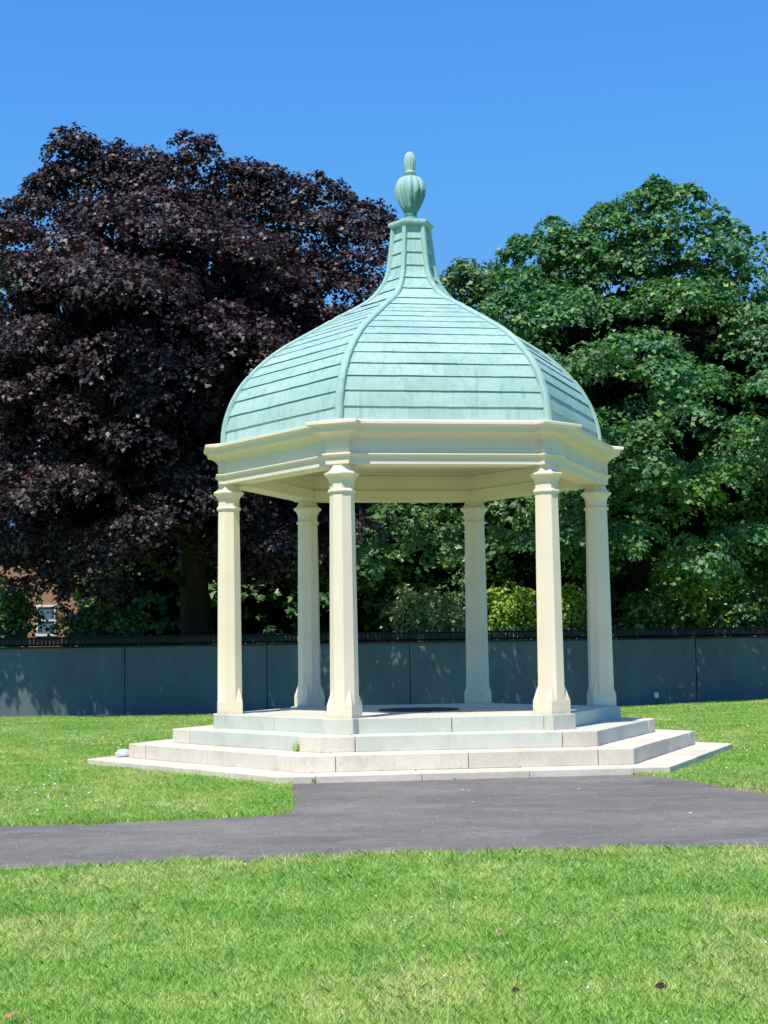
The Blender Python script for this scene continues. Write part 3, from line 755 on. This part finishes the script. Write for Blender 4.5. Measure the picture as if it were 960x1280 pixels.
# shrubs behind the wall
def shrub(label, px, py, Y, R, mat, leaf, seed, n=14, group='shrubs growing behind the wall'):
    x, z = at(px, py, Y)
    root = empty('shrub', (x, Y, GZ)); tag(root, label, 'shrub', group)
    rs = np.random.RandomState(seed)
    lobes = ell_lobes(rs, (x, Y, z), R, n, .28, .5, zmin=-.2, bottom=-1)
    P, N, S = crown(rs, lobes, 90, 13, leaf, (x, Y, z), drop=.3)
    d = unit(rs.normal(size=(1500, 3))); ip = np.array((x, Y, z)) + d * np.array(R) * .8 * rs.uniform(.1, 1, (1500, 1)); ip[:, 2] = np.maximum(ip[:, 2], GZ + .1)
    low = np.array((x, Y, z)) + np.stack([rs.uniform(-.7, .7, 900) * R[0], rs.uniform(-.7, .7, 900) * R[1], rs.uniform(0, 1, 900) * (GZ + .1 - z)], 1)
    P = np.concatenate([P, ip, low]) - np.array((x, Y, GZ)); S = np.concatenate([S, np.full(len(ip) + len(low), leaf * 1.5)]); N = np.concatenate([N, rs.normal(size=(len(ip) + len(low), 3))])
    link('foliage', leaf_mesh('foliage', P, N, S, seed), mat, root)
    bm = bmesh.new()
    for j in range(7):
        a = j * .9; r = .25
        loft(bm, [ngon(5, .022 - .004 * i, i * (z - GZ) / 3, 0, .05 * cos(a) + r * i * .5 * cos(a), .05 * sin(a) + r * i * .5 * sin(a)) for i in range(4)], True, True)
    bm_obj('stem', bm, M['bark'], root, merge=False)
shrub('grey green shrub seen between the front left and back right columns', 548, 775, 16.2, (.85, .7, .75), grey_g, .075, 31)
shrub('yellow green shrub just right of the back right column', 642, 768, 16.3, (.8, .7, .85), lime, .08, 32)
shrub('small grey green shrub left of the others, half in shade through the pavilion', 510, 768, 16.6, (.5, .5, .7), grey_g, .075, 33, 9)
shrub('bright yellow green shrub right of the pavilion, tallest of the shrubs', 868, 735, 16.4, (1.1, .8, 1.1), lime, .09, 34, 20)
shrub('dark green shrub at the foot of the right green maple', 820, 770, 16.1, (.9, .7, .7), green_b, .09, 35)
shrub('mid green shrub near the right edge of the photo', 925, 760, 16.2, (1.0, .7, .9), green, .09, 36)
shrub('small yellow green shrub between the two right hand columns', 716, 765, 16.3, (.5, .5, .7), lime, .08, 37, 9)
shrub('dark green shrub under the purple maple, right of the brick house', 130, 785, 16.6, (1.2, .7, .6), green_b, .09, 38, 18)
shrub('dark green shrub at the left edge in front of the brick house', 8, 770, 16.6, (.75, .6, .9), green_b, .09, 39)

# ------------------------------------------------------------------ brick house far behind
hx_, hz = at(58, 790, 36)
house = empty('brick_house', (hx_, 36, GZ)); tag(house, 'red brick house glimpsed under the purple maple at the left', 'house')
bm = bmesh.new(); box(bm, (-.3, 2.5, 2.6), (2.9, 5, 5.2)); box(bm, (-4.2, 4.4, 2.4), (5.2, 5, 4.8)); bm_obj('wall', bm, M['brick'], house, merge=False)
bm = bmesh.new()
v = [bm.verts.new(p) for p in ((-2.0, -.25, 5.18), (1.4, -.25, 5.18), (-.3, -.25, 6.5), (-2.0, 5.2, 5.18), (1.4, 5.2, 5.18), (-.3, 5.2, 6.5))]
for t in ((0, 1, 2), (3, 5, 4), (0, 2, 5, 3), (1, 4, 5, 2), (0, 3, 4, 1)): bm.faces.new([v[i] for i in t])
bm_obj('roof', bm, M['roof'], house)
def window(x, y, z, w_, h):
    bm = bmesh.new()
    box(bm, (x, y - .03, z + h / 2), (w_ + .1, .07, .08)); box(bm, (x, y - .04, z - h / 2), (w_ + .16, .10, .07))
    for s in (-1, 1): box(bm, (x + s * (w_ / 2 + .01), y - .03, z), (.07, .07, h - .08))
    box(bm, (x, y - .045, z), (w_ - .05, .05, .05))
    fr = bm_obj('window', bm, M['white'], house, merge=False)
    bm = bmesh.new(); box(bm, (x, y - .012, z), (w_, .02, h)); bm_obj('pane', bm, M['glass'], fr, merge=False)
window(0, 0, 2.62 + .05, .62, 1.05); window(0, 0, .75, .95, 1.1); window(-4.3, 1.9, 3.0, .9, 1.2); window(-3.0, 1.9, 3.0, .9, 1.2); window(-4.3, 1.9, 1.0, .9, 1.1)
# ------------------------------------------------------------------ small things
def blob(name, loc, s, mat, seed, sub=3, label='', cat='', group=None, amp=.35):
    rs = np.random.RandomState(seed); bm = bmesh.new(); bmesh.ops.create_icosphere(bm, subdivisions=sub, radius=1)
    for v in bm.verts:
        k = 1 + amp * rs.uniform(-1, 1); v.co = Vector((v.co.x * s[0] * k, v.co.y * s[1] * k, max(-.3, v.co.z) * s[2] * k))
    o = bm_obj(name, bm, mat); o.location = loc; tag(o, label, cat, group); return o
x, y = -3.62, -.28
blob('plastic_bag', (x, y, -.505 + .03), (.105, .075, .065), M['bag'], 3, 3, 'crumpled white plastic bag lying on the lowest step at its left corner', 'bag', amp=.09)
def flake(name, x, y, z, s, mat, seed, label, cat, group=None):
    rs = np.random.RandomState(seed); bm = bmesh.new()
    c = bm.verts.new((0, 0, s * .25)); ring = [bm.verts.new((cos(a) * s * rs.uniform(.6, 1.1), sin(a) * s * rs.uniform(.6, 1.1), rs.uniform(0, s * .5))) for a in np.linspace(0, 2 * pi, 8)[:-1]]
    for i in range(7): bm.faces.new((c, ring[i], ring[(i + 1) % 7]))
    o = bm_obj(name, bm, mat); o.location = (x, y, z); o.rotation_euler.z = seed; tag(o, label, cat, group)
def onground(px, py, z=GZ):
    a, b = px - 480, py - 640; ro = -.01492; pt = radians(5.354)
    u = a * cos(ro) + b * sin(ro); v_ = -a * sin(ro) + b * cos(ro)
    d = Vector((u / 1903, cos(pt) + v_ / 1903 * sin(pt), -v_ / 1903 * cos(pt) + sin(pt))); t = (z - CAM.z) / d.z
    return CAM + d * t
for i, (px, py, s, lab) in enumerate(((578, 988, .022, 'pale petal on the asphalt, left one of the close pair nearest the steps'), (586, 988.5, .018, 'pale petal on the asphalt, right one of the close pair nearest the steps'),
                                      (590, 1003, .017, 'pale petal on the asphalt just below the close pair'), (501, 982, .015, 'pale petal on the asphalt, leftmost of the petals by the steps'),
                                      (723, 987, .016, 'pale petal on the asphalt below the front right column'), (862, 1017, .018, 'pale petal on the asphalt toward the right edge'))):
    p = onground(px, py); flake('petal', p.x, p.y, GZ + .003, s, M['petal'], i + 1, lab, 'petal', 'pale petals on the path')
p = onground(621, 1166, GZ + .035); flake('fallen_leaf', p.x, p.y, GZ + .028, .034, M['leafb'], 4, 'curled orange brown dead leaf in the middle of the front lawn', 'leaf', 'dead leaves on the front lawn')
p = onground(14, 1268, GZ + .035); flake('fallen_leaf', p.x, p.y, GZ + .028, .034, M['leafb'], 9, 'orange brown dead leaf at the lower left corner of the photo', 'leaf', 'dead leaves on the front lawn')
p = onground(825, 1227, GZ + .03); blob('soil_clod', (p.x, p.y, GZ + .012), (.020, .012, .014), M['clod'], 2, 3, 'larger dark clod of soil in the grass at the lower right', 'clod', 'clods of soil on the front lawn')
p = onground(645, 1232, GZ + .03); blob('soil_clod', (p.x, p.y, GZ + .012), (.011, .008, .011), M['clod'], 5, 3, 'smaller dark clod of soil in the grass left of the larger one', 'clod', 'clods of soil on the front lawn')
def weed(x, y, z, h, n, seed, label):
    rs = np.random.RandomState(seed); bm = bmesh.new()
    for i in range(n):
        a = rs.uniform(0, 2 * pi); l = rs.uniform(.3, 1.0) * h; r0 = rs.uniform(0, .02); hh = rs.uniform(.4, 1) * h
        b = Vector((cos(a) * r0, sin(a) * r0, 0)); t = Vector((cos(a) * l * .5, sin(a) * l * .5, hh)); s_ = Vector((-sin(a), cos(a), 0)) * rs.uniform(.004, .009)
        v = [bm.verts.new(p) for p in (b - s_ * .5, b + s_ * .5, b * .4 + t * .6 + s_, t, b * .4 + t * .6 - s_)]; bm.faces.new(v)
    o = bm_obj('weed', bm, M['grass'], merge=False); o.location = (x, y, z); tag(o, label, 'weed', 'weeds growing in the step joints')
weed(-1.385, -2.535, -.335, .13, 30, 1, 'taller green weed in a step joint just left of the front left column')
weed(-1.138, -3.725, GZ, .06, 30, 2, 'low weed at a joint of the lowest step beside the left path edge')
weed(.27, -3.60, GZ, .035, 20, 3, 'tiny weed tuft where the lowest step meets the asphalt, near its middle')
# worn soil patch beside the path
bm = bmesh.new(); bm.faces.new([bm.verts.new((2.98 + .5 * cos(a) * (1 + .2 * sin(3 * a)), -5.0 + .8 * sin(a) * (1 + .15 * sin(5 * a)), float(GZ - .004))) for a in np.linspace(0, 2 * pi, 30)[:-1]])
tag(bm_obj('soil', bm, M['soil']), kind='structure')
sc.cycles.max_bounces = 6; sc.cycles.diffuse_bounces = 2; sc.cycles.transparent_max_bounces = 4
sc.cycles.use_denoising = True
